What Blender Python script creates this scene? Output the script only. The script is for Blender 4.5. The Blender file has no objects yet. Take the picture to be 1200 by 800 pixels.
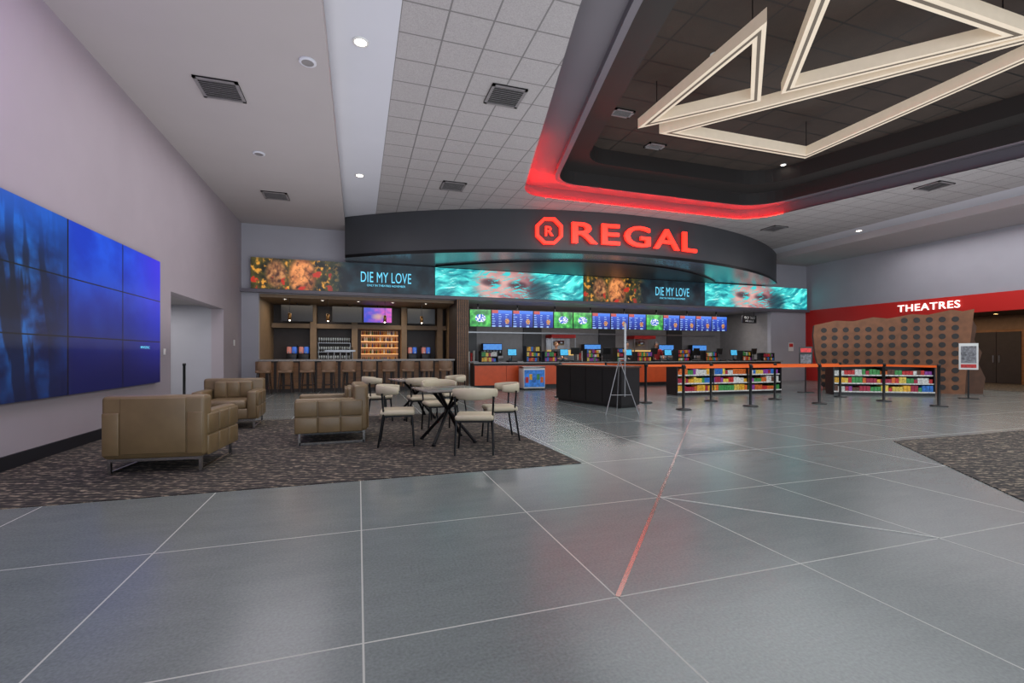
import bpy, bmesh, math, random
from mathutils import Vector, Matrix, noise
from mathutils.geometry import tessellate_polygon
random.seed(7)
COL=bpy.context.collection
bpy.context.scene.view_settings.view_transform='Standard'

def lin(v):
    v=v/255.0
    return v/12.92 if v<=0.04045 else ((v+0.055)/1.055)**2.4
def C(r,g,b): return (lin(r),lin(g),lin(b),1.0)

# ---------------------------------------------------------------- materials
MATS={}
def mat(name,rgb,rough=0.6,metal=0.0,emis=0.0,ecol=None,var=0.12,scale=6.0,bump=0.0,stretch=(1,1,1)):
    if name in MATS: return MATS[name]
    m=bpy.data.materials.new(name); m.use_nodes=True; nt=m.node_tree; N=nt.nodes; L=nt.links
    b=N['Principled BSDF']; col=C(*rgb)
    b.inputs['Roughness'].default_value=rough; b.inputs['Metallic'].default_value=metal
    tc=N.new('ShaderNodeTexCoord'); mp=N.new('ShaderNodeMapping'); mp.inputs['Scale'].default_value=stretch
    nz=N.new('ShaderNodeTexNoise'); nz.inputs['Scale'].default_value=scale; nz.inputs['Detail'].default_value=3
    cr=N.new('ShaderNodeValToRGB')
    lo=[max(0,x*(1-var)) for x in col[:3]]+[1]; hi=[min(1,x*(1+var)) for x in col[:3]]+[1]
    cr.color_ramp.elements[0].color=lo; cr.color_ramp.elements[1].color=hi
    cr.color_ramp.elements[0].position=.3; cr.color_ramp.elements[1].position=.7
    L.new(tc.outputs['Object'],mp.inputs[0]); L.new(mp.outputs[0],nz.inputs['Vector']); L.new(nz.outputs['Fac'],cr.inputs[0]); L.new(cr.outputs[0],b.inputs['Base Color'])
    if bump:
        bp=N.new('ShaderNodeBump'); bp.inputs['Strength'].default_value=bump; L.new(nz.outputs['Fac'],bp.inputs['Height']); L.new(bp.outputs[0],b.inputs['Normal'])
    if emis:
        b.inputs['Emission Color'].default_value=C(*(ecol or rgb)); b.inputs['Emission Strength'].default_value=emis
        if emis<2: m.cycles.emission_sampling='NONE'
    MATS[name]=m; return m

def tile_mat(name,rgb,line,pitchx,pitchy,offx,offy,lw,rough,var,scale,roughline=.6,fleck=0.0,stretch=(1,1,1),rvar=.06):
    m=bpy.data.materials.new(name); m.use_nodes=True; nt=m.node_tree; N=nt.nodes; L=nt.links
    b=N['Principled BSDF']; b.inputs['Roughness'].default_value=rough
    geo=N.new('ShaderNodeNewGeometry'); sx=N.new('ShaderNodeSeparateXYZ'); L.new(geo.outputs['Position'],sx.inputs[0])
    def M(op,a,bv=None,c=None):
        n=N.new('ShaderNodeMath'); n.operation=op
        for i,v in enumerate((a,bv,c)):
            if v is None: continue
            if isinstance(v,(int,float)): n.inputs[i].default_value=v
            else: L.new(v,n.inputs[i])
        return n.outputs[0]
    def linef(o,p,off):
        t=M('DIVIDE',M('SUBTRACT',o,off),p); fr=M('FRACT',M('ADD',t,0.5)); ds=M('MULTIPLY',M('ABSOLUTE',M('SUBTRACT',fr,0.5)),p)
        return M('LESS_THAN',ds,lw/2)
    def cell(o,p,off): return M('FLOOR',M('DIVIDE',M('SUBTRACT',o,off),p))
    msk=M('MAXIMUM',linef(sx.outputs[0],pitchx,offx),linef(sx.outputs[1],pitchy,offy))
    cx=N.new('ShaderNodeCombineXYZ'); L.new(cell(sx.outputs[0],pitchx,offx),cx.inputs[0]); L.new(cell(sx.outputs[1],pitchy,offy),cx.inputs[1])
    wn=N.new('ShaderNodeTexWhiteNoise'); L.new(cx.outputs[0],wn.inputs['Vector'])
    mp=N.new('ShaderNodeMapping'); mp.inputs['Scale'].default_value=stretch; L.new(geo.outputs['Position'],mp.inputs[0])
    nz=N.new('ShaderNodeTexNoise'); nz.inputs['Scale'].default_value=scale; nz.inputs['Detail'].default_value=6; nz.inputs['Roughness'].default_value=.7
    L.new(mp.outputs[0],nz.inputs['Vector'])
    n2=N.new('ShaderNodeTexNoise'); n2.inputs['Scale'].default_value=70; n2.inputs['Detail'].default_value=3; L.new(geo.outputs['Position'],n2.inputs['Vector'])
    f=M('ADD',M('MULTIPLY',M('SUBTRACT',nz.outputs['Fac'],.5),var*3),M('MULTIPLY',M('SUBTRACT',wn.outputs['Value'],.5),var*.35))
    f=M('ADD',f,M('MULTIPLY',M('SUBTRACT',n2.outputs['Fac'],.5),fleck*4))
    f=M('ADD',f,1.0)
    vm=N.new('ShaderNodeVectorMath'); vm.operation='SCALE'; vm.inputs[0].default_value=C(*rgb)[:3]; L.new(f,vm.inputs['Scale'])
    mx=N.new('ShaderNodeMix'); mx.data_type='RGBA'; L.new(msk,mx.inputs[0]); L.new(vm.outputs[0],mx.inputs[6]); mx.inputs[7].default_value=C(*line)
    L.new(mx.outputs[2],b.inputs['Base Color'])
    rr=M('ADD',rough,M('MULTIPLY',msk,roughline-rough)); rr=M('ADD',rr,M('MULTIPLY',M('SUBTRACT',nz.outputs['Fac'],.5),rvar)); L.new(rr,b.inputs['Roughness'])
    MATS[name]=m; return m

def carpet_mat():
    m=bpy.data.materials.new('patterned_carpet'); m.use_nodes=True; nt=m.node_tree; N=nt.nodes; L=nt.links
    b=N['Principled BSDF']; b.inputs['Roughness'].default_value=.95
    g=N.new('ShaderNodeNewGeometry'); mp=N.new('ShaderNodeMapping'); mp.inputs['Scale'].default_value=(1,2.2,1); mp.inputs['Rotation'].default_value=(0,0,.6)
    L.new(g.outputs['Position'],mp.inputs[0])
    w=N.new('ShaderNodeTexWave'); w.wave_type='BANDS'; w.bands_direction='Y'; w.inputs['Scale'].default_value=2.0; w.inputs['Distortion'].default_value=9; w.inputs['Detail'].default_value=3; w.inputs['Detail Scale'].default_value=2.4; w.inputs['Detail Roughness'].default_value=.6
    L.new(mp.outputs[0],w.inputs['Vector'])
    n=N.new('ShaderNodeTexNoise'); n.inputs['Scale'].default_value=16; n.inputs['Detail'].default_value=4; L.new(g.outputs['Position'],n.inputs['Vector'])
    mu=N.new('ShaderNodeMath'); mu.operation='MULTIPLY'; L.new(w.outputs['Fac'],mu.inputs[0]); L.new(n.outputs['Fac'],mu.inputs[1])
    cr=N.new('ShaderNodeValToRGB'); e=cr.color_ramp.elements
    e[0].position=.22; e[0].color=C(34,29,28); e[1].position=.6; e[1].color=C(140,126,108)
    x=e.new(.4); x.color=C(66,58,53)
    L.new(mu.outputs[0],cr.inputs[0]); L.new(cr.outputs[0],b.inputs['Base Color'])
    MATS['carpet']=m; return m

def screen_mat(name,strength,samp='NONE'):
    m=bpy.data.materials.new(name); m.use_nodes=True; nt=m.node_tree; N=nt.nodes; L=nt.links
    b=N['Principled BSDF']; b.inputs['Base Color'].default_value=(.004,.004,.004,1); b.inputs['Roughness'].default_value=.35
    a=N.new('ShaderNodeAttribute'); a.attribute_name='Col'
    L.new(a.outputs['Color'],b.inputs['Emission Color']); b.inputs['Emission Strength'].default_value=strength
    m.cycles.emission_sampling=samp
    return m

# ---------------------------------------------------------------- mesh builder
class MB:
    def __init__(s): s.v=[];s.f=[];s.m=[];s.sm=[];s.mats=[];s.T=Matrix.Identity(4)
    def mi(s,m):
        if m not in s.mats: s.mats.append(m)
        return s.mats.index(m)
    def add(s,vs,fs,m,smooth=False):
        o=len(s.v); s.v+= [s.T@Vector(p) for p in vs]; i=s.mi(m)
        for f in fs: s.f.append([a+o for a in f]); s.m.append(i); s.sm.append(smooth)
    def box(s,c,d,m,rot=None):
        x,y,z=[a/2 for a in d]; vs=[Vector((i*x,j*y,k*z)) for i in(-1,1) for j in(-1,1) for k in(-1,1)]
        if rot is not None: vs=[rot@v for v in vs]
        vs=[v+Vector(c) for v in vs]
        s.add(vs,[(0,1,3,2),(4,6,7,5),(0,4,5,1),(2,3,7,6),(0,2,6,4),(1,5,7,3)],m)
    def bb(s,x0,x1,y0,y1,z0,z1,m): s.box(((x0+x1)/2,(y0+y1)/2,(z0+z1)/2),(x1-x0,y1-y0,z1-z0),m)
    def rbox(s,c,d,r,m,rot=None,seg=3):
        bm=bmesh.new(); bmesh.ops.create_cube(bm,size=1); bmesh.ops.scale(bm,vec=d,verts=bm.verts)
        bmesh.ops.bevel(bm,geom=bm.edges[:],offset=min(r,min(d)*.49),segments=seg,affect='EDGES',profile=.5)
        bm.verts.ensure_lookup_table(); bm.verts.index_update()
        vs=[v.co.copy() for v in bm.verts]
        if rot is not None: vs=[rot@v for v in vs]
        vs=[v+Vector(c) for v in vs]
        s.add(vs,[[v.index for v in f.verts] for f in bm.faces],m,True); bm.free()
    def cyl(s,p0,p1,r,m,seg=14,r2=None,cap=True):
        p0=Vector(p0);p1=Vector(p1); r2=r if r2 is None else r2; ax=(p1-p0).normalized()
        u=ax.orthogonal().normalized(); w=ax.cross(u); vs=[]
        for p,rr in((p0,r),(p1,r2)):
            for i in range(seg):
                a=2*math.pi*i/seg; vs.append(p+u*math.cos(a)*rr+w*math.sin(a)*rr)
        s.add(vs,[(i,(i+1)%seg,seg+(i+1)%seg,seg+i) for i in range(seg)],m,True)
        if cap: s.add(vs,[tuple(range(seg))[::-1],tuple(range(seg,2*seg))],m)
    def lathe(s,prof,c,m,seg=20):
        vs=[];n=len(prof)
        for i in range(seg):
            a=2*math.pi*i/seg
            for r,z in prof: vs.append((c[0]+r*math.cos(a),c[1]+r*math.sin(a),c[2]+z))
        fs=[(i*n+j,((i+1)%seg)*n+j,((i+1)%seg)*n+j+1,i*n+j+1) for i in range(seg) for j in range(n-1)]
        s.add(vs,fs,m,True)
    def sphere(s,c,r,m,sc=(1,1,1),seg=16,rings=10):
        vs=[];fs=[]
        for j in range(rings+1):
            t=math.pi*j/rings
            for i in range(seg):
                a=2*math.pi*i/seg; vs.append((c[0]+r*sc[0]*math.sin(t)*math.cos(a),c[1]+r*sc[1]*math.sin(t)*math.sin(a),c[2]+r*sc[2]*math.cos(t)))
        for j in range(rings):
            for i in range(seg): fs.append((j*seg+i,(j+1)*seg+i,(j+1)*seg+(i+1)%seg,j*seg+(i+1)%seg))
        s.add(vs,fs,m,True)
    def prism(s,pts,z0,z1,m):
        n=len(pts); vs=[(p[0],p[1],z0) for p in pts]+[(p[0],p[1],z1) for p in pts]
        s.add(vs,[tuple(range(n))[::-1],tuple(range(n,2*n))]+[(i,(i+1)%n,n+(i+1)%n,n+i) for i in range(n)],m)
    def build(s,name,loc=(0,0,0),rz=0,parent=None):
        me=bpy.data.meshes.new(name); me.from_pydata([tuple(v) for v in s.v],[],s.f)
        for m in s.mats: me.materials.append(m)
        me.polygons.foreach_set('material_index',s.m); me.polygons.foreach_set('use_smooth',s.sm); me.update()
        o=bpy.data.objects.new(name,me); COL.objects.link(o); o.location=loc; o.rotation_euler=(0,0,rz)
        if parent: o.parent=parent
        return o
def inst(o,loc,rz=0):
    n=o.copy(); COL.objects.link(n); n.location=loc; n.rotation_euler=(0,0,rz); return n

def text_geo(body,w,h,depth=.02,offset=0.0,space=1.0):
    cu=bpy.data.curves.new('t','FONT'); cu.body=body; cu.extrude=.5; cu.offset=offset; cu.space_character=space; cu.resolution_u=4
    ob=bpy.data.objects.new('t',cu); COL.objects.link(ob); dg=bpy.context.evaluated_depsgraph_get()
    me=bpy.data.meshes.new_from_object(ob.evaluated_get(dg)); bpy.data.objects.remove(ob)
    xs=[v.co.x for v in me.vertices]; ys=[v.co.y for v in me.vertices]
    x0,x1,y0,y1=min(xs),max(xs),min(ys),max(ys)
    vs=[((v.co.x-x0)/(x1-x0)*w,-v.co.z*depth,(v.co.y-y0)/(y1-y0)*h) for v in me.vertices]
    fs=[list(p.vertices) for p in me.polygons]; bpy.data.meshes.remove(me); return vs,fs

def screen(name,w,h,nx,ny,func,m,loc,rz=0,depth=.06,parent=None,framem=None,border=0.0):
    """flat display: pixels are a coloured grid on the front of a thin case; front faces local -Y"""
    vs=[];cols=[];fs=[]
    for j in range(ny):
        for i in range(nx):
            u=(i+.5)/nx; v=(j+.5)/ny; c=func(u,v)
            b=len(vs)
            for (a,bb) in((i,j),(i+1,j),(i+1,j+1),(i,j+1)): vs.append((-w/2+w*a/nx,0,h*bb/ny))
            cols+= [(lin(max(0,min(255,c[0]))),lin(max(0,min(255,c[1]))),lin(max(0,min(255,c[2]))),1)]*4
            fs.append((b,b+1,b+2,b+3))
    me=bpy.data.meshes.new(name)
    n0=len(vs); B=border
    k=[(-w/2-B,.004,-B),(w/2+B,.004,-B),(w/2+B,.004,h+B),(-w/2-B,.004,h+B),(-w/2-B,depth,-B),(w/2+B,depth,-B),(w/2+B,depth,h+B),(-w/2-B,depth,h+B)]
    vs+=k; q=[(0,1,2,3),(4,7,6,5),(0,4,5,1),(1,5,6,2),(2,6,7,3),(3,7,4,0)]
    fs+=[tuple(a+n0 for a in f) for f in q]; cols+=[(0,0,0,1)]*8
    me.from_pydata(vs,[],fs); me.materials.append(m); me.materials.append(framem or MATS['black_plastic'])
    for i in range(6): me.polygons[len(fs)-1-i].material_index=1
    at=me.color_attributes.new('Col','FLOAT_COLOR','POINT')
    at.data.foreach_set('color',[x for c in cols for x in c]); me.update()
    o=bpy.data.objects.new(name,me); COL.objects.link(o); o.location=loc; o.rotation_euler=(0,0,rz)
    if parent: o.parent=parent
    return o

def fbm(x,y,z=0,o=4): return noise.fractal(Vector((x,y,z)),1.0,2.0,o)
def mix(a,b,t):
    t=max(0,min(1,t)); return tuple(a[i]*(1-t)+b[i]*t for i in range(3))
def sstep(a,b,x):
    t=max(0,min(1,(x-a)/(b-a))); return t*t*(3-2*t)

# base materials
BLACK=mat('black_plastic',(18,18,19),.4)
wallM=mat('wall_paint',(156,155,163),.75,var=.03,scale=1.5)
wallL=mat('wall_paint_left',(152,143,149),.75,var=.03,scale=1.5)
gyp=mat('ceiling_paint',(166,160,161),.8,var=.02,scale=1)
gypW=mat('ceiling_paint_light',(196,197,206),.8,var=.02,scale=1)
dark=mat('charcoal_paint',(58,60,64),.42,var=.06,scale=1)
dark2=mat('dark_coffer_paint',(30,26,25),.6,var=.06,scale=1)
lipM=mat('satin_grey_paint',(96,92,100),.35,var=.04,scale=1)
sofM=mat('gloss_soffit_paint',(120,126,134),.22,.3,var=.03,scale=1)
redM=mat('red_paint',(196,30,24),.5,var=.05,scale=1)
baseM=mat('baseboard_black',(16,18,26),.5)
floorM=tile_mat('porcelain_tile',(103,109,109),(160,161,156),1.245,1.37,.02,2.13,.009,.24,.14,2.2,fleck=.2,stretch=(1,3,1))
acou=tile_mat('acoustic_tile',(160,156,157),(112,109,110),.61,.61,.53,0,.024,.85,.03,2,fleck=.18)
dacou=tile_mat('dark_acoustic_tile',(50,40,34),(14,11,10),1.22,.61,.2,.1,.035,.7,.35,2,fleck=.12)
carpet=carpet_mat()
leather=mat('tan_leather',(112,92,64),.4,var=.12,scale=5,bump=.05)
chrome=mat('chrome',(190,190,190),.18,1.0,var=.02)
steel=mat('brushed_steel',(150,150,152),.3,1.0,var=.05)
grey=mat('grey_tripod_metal',(138,138,140),.35,.4,var=.03)
cream=mat('cream_vinyl',(184,172,148),.5,var=.06)
blackM=mat('black_metal',(22,22,24),.35,.6)
orange=mat('orange_panel',(214,84,34),.4,var=.06)
stone=mat('countertop_stone',(150,146,142),.25,var=.15,scale=20)
wood=mat('wood_veneer',(128,88,54),.4,var=.25,scale=3,stretch=(1,1,8))
taupe=mat('taupe_wall',(132,110,86),.6,var=.08)
dtaupe=mat('dark_backbar',(52,42,38),.5,var=.1)
white=mat('white_enamel',(215,215,213),.35,var=.02)
SCR=screen_mat('display_pixels',1.15)
SCRB=screen_mat('banner_pixels',1.25,'AUTO')
SCRV=screen_mat('video_wall_pixels',1.1,'AUTO')

# ---------------------------------------------------------------- room
b=MB(); b.bb(-8,30,-7,22,-.2,0,floorM); b.build('floor')
b=MB()
b.bb(-3.9,-3.6,-7,11.15,0,5.5,wallL); b.bb(-3.9,-3.6,15.05,17.15,0,5.5,wallL); b.bb(-3.9,-3.6,11.15,15.05,2.52,5.5,wallL)
b.build('wall_left')
b=MB()
b.bb(-7.0,-6.8,10.9,15.3,0,2.9,wallM); b.bb(-6.8,-3.9,15.05,15.25,0,2.9,wallM); b.bb(-6.8,-3.9,10.95,11.15,0,2.9,wallM)
b.bb(-6.8,-3.9,11.15,15.05,2.6,2.7,gyp)
b.build('wall_passage')
b=MB(); b.bb(-3.6,-3.575,-7,11.15,0,.16,baseM); b.build('baseboard_left')
b=MB(); b.bb(-3.6,-3.575,15.05,17.15,0,.12,baseM); b.build('baseboard_left_far')
b=MB(); YB=17.15
b.bb(-3.6,-3.1,YB,YB+.2,0,5.75,wallM); b.bb(-3.1,18.4,YB,YB+.2,3.25,5.75,wallM); b.bb(18.4,20.6,YB,YB+.2,0,5.75,wallM)
b.build('wall_back')
b=MB(); b.bb(3.4,3.85,16.9,18.4,0,3.25,dtaupe)
for i in range(6): b.bb(3.42+i*.075,3.46+i*.075,16.86,16.9,0,3.25,wood)
b.build('slatted_column')
b=MB(); b.bb(20.6,20.8,-7,17.15,3.35,5.5,wallM); b.bb(20.6,20.8,-7,4,0,3.35,wallM); b.build('wall_right')
b=MB(); b.bb(20.55,20.85,4,17.15,2.72,3.35,redM); b.bb(20.55,20.85,16.15,17.15,0,2.72,redM); b.bb(20.55,20.85,4,4.4,0,2.72,redM); b.build('trim_theatre_portal')
b=MB(); b.bb(-3.9,-.42,-7,17.15,5.5,5.9,gyp); b.build('ceiling_left')
b=MB(); b.bb(17.82,20.8,-7,17.15,5.5,5.9,gyp); b.build('ceiling_right')
b=MB(); b.bb(-.42,.53,-7,17.15,5.75,5.9,gypW); b.bb(16.87,17.82,-7,17.15,5.75,5.9,gypW); b.build('ceiling_strip')

def offset_poly(p,d):
    n=len(p);out=[]
    for i in range(n):
        a=Vector(p[i-1]);c=Vector(p[i]);e=Vector(p[(i+1)%n])
        d1=(c-a).normalized();d2=(e-c).normalized(); n1=Vector((-d1.y,d1.x));n2=Vector((-d2.y,d2.x))
        bi=(n1+n2).normalized(); out.append(tuple(c+bi*d/bi.dot(n1)))
    return out
def fillet(p,rad,seg=8):
    n=len(p);out=[]
    for i in range(n):
        c=Vector(p[i]);r=rad[i]
        if r==0: out.append(tuple(c)); continue
        u=(Vector(p[i-1])-c).normalized();w=(Vector(p[(i+1)%n])-c).normalized()
        A=c+u*r;B=c+w*r
        for k in range(seg+1):
            t=k/seg; out.append(tuple(A*(1-t)**2+c*2*t*(1-t)+B*t*t))
    return out
base=[(2.5,-5),(14.9,-5),(14.9,5.2),(12.6,12.5),(4.4,12.5),(2.5,4.6)]
rads=[0,0,1.2,1.0,.7,1.2]
Px=fillet(offset_poly(base,-.16),rads)
Po=fillet(base,rads); Pi=fillet(offset_poly(base,.72),rads); Pj=fillet(offset_poly(base,.84),rads); Pk=fillet(offset_poly(base,1.5),rads)
b=MB()
outer=[(.53,-7),(16.87,-7),(16.87,17.15),(.53,17.15)]
tri=tessellate_polygon([[Vector((x,y,0)) for x,y in outer],[Vector((x,y,0)) for x,y in Po]])
allp=outer+Po
b.add([(x,y,5.75) for x,y in allp],tri,acou)
b.build('ceiling')
def ringwall(b,P,z0,z1,m,sm=False):
    n=len(P); b.add([(x,y,z0) for x,y in P]+[(x,y,z1) for x,y in P],[(i,(i+1)%n,n+(i+1)%n,n+i) for i in range(n)],m,sm)
def ringflat(b,P,Q,z,m,z2=None):
    n=len(P); z2=z if z2 is None else z2
    b.add([(x,y,z) for x,y in P]+[(x,y,z2) for x,y in Q],[(i,(i+1)%n,n+(i+1)%n,n+i) for i in range(n)],m)
b=MB()
ringwall(b,Px,5.755,6.1,lipM); ringflat(b,Px,Pi,6.1,lipM,6.0); ringwall(b,Pi,5.88,6.0,lipM); ringflat(b,Pi,Pj,5.88,lipM)
ringflat(b,Px,Po,5.755,lipM)
ringwall(b,Pj,5.88,6.25,dark2); ringflat(b,Pj,Pk,6.25,dark2); ringwall(b,Pk,6.25,6.65,dark2)
n=len(Pk); b.add([(x,y,6.65) for x,y in Pk],[tuple(range(n))],dacou)
b.build('ceiling_coffer')
# red LED tape lying in the hidden cove pocket above the ceiling edge (far side and far-left side)
ledM=mat('red_led_tape',(255,20,10),.4,emis=150,ecol=(255,14,7),var=0)
b=MB()
P2=fillet(offset_poly(base,-.06),rads); n=len(P2)
for i in range(n):
    p,q=Vector(P2[i]),Vector(P2[(i+1)%n])
    if p.y>11 and q.y>11: b.cyl((p.x,p.y,5.767),(q.x,q.y,5.767),.010,ledM,6)
    elif max(p.y,q.y)>11 and min(p.x,q.x)<5:
        hi,lo=(p,q) if p.y>q.y else (q,p); t=(hi.y-9.6)/(hi.y-lo.y); e=hi.lerp(lo,t)
        b.cyl((hi.x,hi.y,5.767),(e.x,e.y,5.767),.008,ledM,6)
b.build('led_strip_light')

# ---------------------------------------------------------------- curved sign fascia
CX,CY,R=8.7,28.1,14.9
def arcy(x): return CY-math.sqrt(R*R-(x-CX)**2)
xs=[-.42+18.22*i/48 for i in range(49)]
b=MB(); arc=[(x,arcy(x)) for x in xs]
n=len(arc)
b.add([(x,y,4.42) for x,y in arc]+[(x,y,5.74) for x,y in arc],[(i,i+1,n+i+1,n+i) for i in range(n-1)],dark,True)
poly=[(x,y+.0) for x,y in arc]+[(17.8,17.14),(-.42,17.14)]
b.add([(x,y,4.42) for x,y in poly],[tuple(range(len(poly)))],sofM)
for x in(-.42,17.8):
    b.add([(x,arcy(x),4.42),(x,17.14,4.42),(x,17.14,5.74),(x,arcy(x),5.74)],[(0,1,2,3)],dark)
b.add([(x,y-.03,4.40) for x,y in arc]+[(x,y-.03,4.50) for x,y in arc],[(i,i+1,n+i+1,n+i) for i in range(n-1)],blackM,True)
xs2=[2.6+12.2*i/30 for i in range(31)]; ar2=[(x,16.7-2.5*(1-((x-8.7)/6.1)**2)) for x in xs2]; n=len(ar2)
b.add([(x,y,4.36) for x,y in ar2]+[(x,y,4.42) for x,y in ar2],[(i,i+1,n+i+1,n+i) for i in range(n-1)],blackM,True)
b.add([(x,y,4.36) for x,y in ar2],[tuple(range(n))],dark)
b.build('curved_fascia')
signM=mat('red_sign_acrylic',(255,40,25),.4,emis=3.0,ecol=(255,38,26),var=0)
def bend(vs,x0,z0,off):
    return [(x0+x,arcy(x0+x)-off+y,z0+z) for x,y,z in vs]
b=MB()
vs,fs=text_geo('REGAL',4.65,.66,.08,offset=.012,space=1.12); b.add(bend(vs,6.3,4.70,.12),fs,signM)
def ngon_ring(cx,cz,ro,ri,k,dep):
    vv=[];ff=[]
    for i in range(k):
        a=2*math.pi*(i+.5)/k
        for rr in(ro,ri):
            for dy in(-dep,0.04): vv.append((cx+rr*math.cos(a),dy,cz+rr*math.sin(a)))
    for i in range(k):
        j=(i+1)%k; a=4*i;c=4*j
        ff+= [(a,c,c+2,a+2),(a+1,a+3,c+3,c+1),(a,a+1,c+1,c),(a+2,c+2,c+3,a+3)]
    return vv,ff
vv,ff=ngon_ring(.42,.42,.44,.35,8,.06); b.add(bend(vv,5.17,4.63,.12),ff,signM)
vv,ff=text_geo('R',.25,.29,.06,offset=.006); b.add(bend([(x+.30,y,z+.275) for x,y,z in vv],5.17,4.63,.12),ff,signM)
b.build('illuminated_cinema_sign')

# ---------------------------------------------------------------- LED band above counters
def contA(u,v):
    X=u*6; n1=fbm(X*2.2,v*2.2,3); n2=fbm(X*7,v*6,8)
    if u<.5:
        c=mix((14,18,12),(74,66,26),n1*1.4+.45)
        if n2>.1: c=mix(c,(206,140,50),(n2-.1)*2.6)
        d=((X-1.55)/.42)**2+((v-.45)/.62)**2
        if d<1.4:
            f=mix((228,146,84),(120,62,34),.45+n1+(X-1.55)*.7); f=mix(f,(50,26,16),max(0,n2)*1.6); c=mix(f,c,sstep(.5,1.4,d))
        d=((X-.75)/.35)**2+((v-.5)/.5)**2
        if d<1.2: c=mix(mix((190,130,80),(60,34,24),.5+n2),c,sstep(.3,1.2,d))
        if n1>.42 and v<.7: c=mix(c,(190,34,22),.8)
        c2=mix((12,22,30),(22,46,54),n1+.4); return mix(c,c2,sstep(.36,.5,u))
    return mix((10,20,28),(24,50,60),n1+.4)
def contB(u,v):
    X=u*6; w=v+.25*fbm(X*.6,v,2)
    s=fbm(X*1.1+w*.8,w*7-X*2.2,4); s2=fbm(X*2.4,w*16-X*3,7)
    c=mix((12,112,128),(92,236,226),s*.9+.5+s2*.25)
    c=mix(c,(210,255,245),max(0,s2-.25)*1.6)
    d=((X-2.75)/1.35)**2+((v-.45)/.85)**2
    if d<1.3:
        f=mix((206,160,154),(128,82,90),.35+.35*(X-2.75)+fbm(X,v*2,9)*.5)
        for ex,ez in((2.1,.56),(3.2,.5)):
            q=((X-ex)/.4)**2+((v-ez)/.15)**2; f=mix((60,40,50),f,.15+.85*sstep(.0,1.6,q))
        q=((X-2.7)/.3)**2+((v-.06)/.1)**2; f=mix((160,70,80),f,.3+.7*sstep(.1,1.5,q))
        c=mix(f,c,sstep(.45,1.3,d))
        if s2>.06: c=mix(c,(60,196,198),(s2-.06)*2.6)
    q=((X-4.1)/.55)**2+((v-.3)/.5)**2; c=mix((24,44,56),c,.25+.75*sstep(.1,1.3,q))
    return c
xb=[-3.3,2.62,8.55,14.45,20.4]
txtM=mat('screen_lettering',(90,190,225),.5,emis=.9,ecol=(110,205,235),var=0)
for i in range(4):
    w=xb[i+1]-xb[i]; A=(i%2==0)
    o=screen('led_banner_screen',w-.02,1.0,220,36,contA if A else contB,SCRB,((xb[i]+xb[i+1])/2,16.95,3.38),depth=.18)
    if A:
        t=MB(); vs,fs=text_geo('DIE MY LOVE',1.7,.36,.004,space=1.05); t.add([(x+.42,y-.01,z+.36) for x,y,z in vs],fs,txtM)
        vs,fs=text_geo('ONLY IN THEATRES NOVEMBER',1.3,.07,.004); t.add([(x+.62,y-.01,z+.22) for x,y,z in vs],fs,txtM)
        t.build('title_lettering',parent=o)
b=MB(); b.bb(-3.6,20.6,16.93,17.15,3.26,3.37,lipM); b.build('trim_band')

# ---------------------------------------------------------------- video wall on left wall
def vw(u,v):
    n=fbm(u*10,v*5,1); t=fbm(u*30+v*1.2,v*1.8,6); l=fbm(u*50,v*22,11)
    if u>.5:
        c=mix((6,12,62),mix((8,52,184),(20,78,214),n+.5),sstep(0,.95,v)); c=mix(c,(50,46,216),sstep(.72,1,u)*v)
    else: c=mix((4,12,52),(10,74,172),v*.9+.3*n)
    tr=1-sstep(.36,.56,u)
    if tr>0:
        f=mix((5,20,60),(24,92,168),n*1.2+.3+l*.25)
        f=mix(f,(5,11,34),.8*sstep(-.12,.14,t))
        f=mix(f,(16,92,206),sstep(.66,1.0,v)*.8); f=mix(f,(6,18,50),(1-sstep(0,.45,v))*.6)
        c=mix(c,f,tr)
    for k in(1,2,3):
        if abs(u-k/4)<.0018: c=(2,4,14)
    for k in(1,2):
        if abs(v-k/3)<.004: c=(2,4,14)
    return c
screen('video_wall',5.88,2.25,420,140,vw,SCRV,(-3.53,7.47,.73),rz=math.radians(90),depth=.07)
tt=bpy.data.objects['video_wall']
t=MB(); vs,fs=text_geo('MYSTIC',.36,.04,.002); t.add([(x+2.1,y-.006,z+.62) for x,y,z in vs],fs,txtM); t.build('caption_lettering',parent=tt)

# ---------------------------------------------------------------- carpets
b=MB(); b.prism([(-3.575,4.87),(2.43,4.87),(2.3,9.9),(-3.575,9.9)],0,.008,carpet); b.build('carpet_lounge')
b=MB(); b.prism([(7.3,4.7),(3.3,0.0),(16,0),(16,4.7)],0,.008,carpet); b.build('carpet_side')
inl=mat('metal_inlay',(190,168,160),.22,.85,var=.05)
inw=mat('grout_inlay',(176,176,172),.5,var=.05)
def strip(name,p,q,w,m):
    p=Vector(p);q=Vector(q);d=(q-p).normalized();nn=Vector((-d.y,d.x))*w/2
    b=MB(); b.prism([tuple(p-nn),tuple(q-nn),tuple(q+nn),tuple(p+nn)],0,.004,m); b.build(name)
strip('floor_inlay_strip',(1.27,2.13),(6.18,7.62),.026,inl)
strip('floor_inlay_strip',(2.51,3.5),(3.755,2.13),.014,inw)

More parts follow.
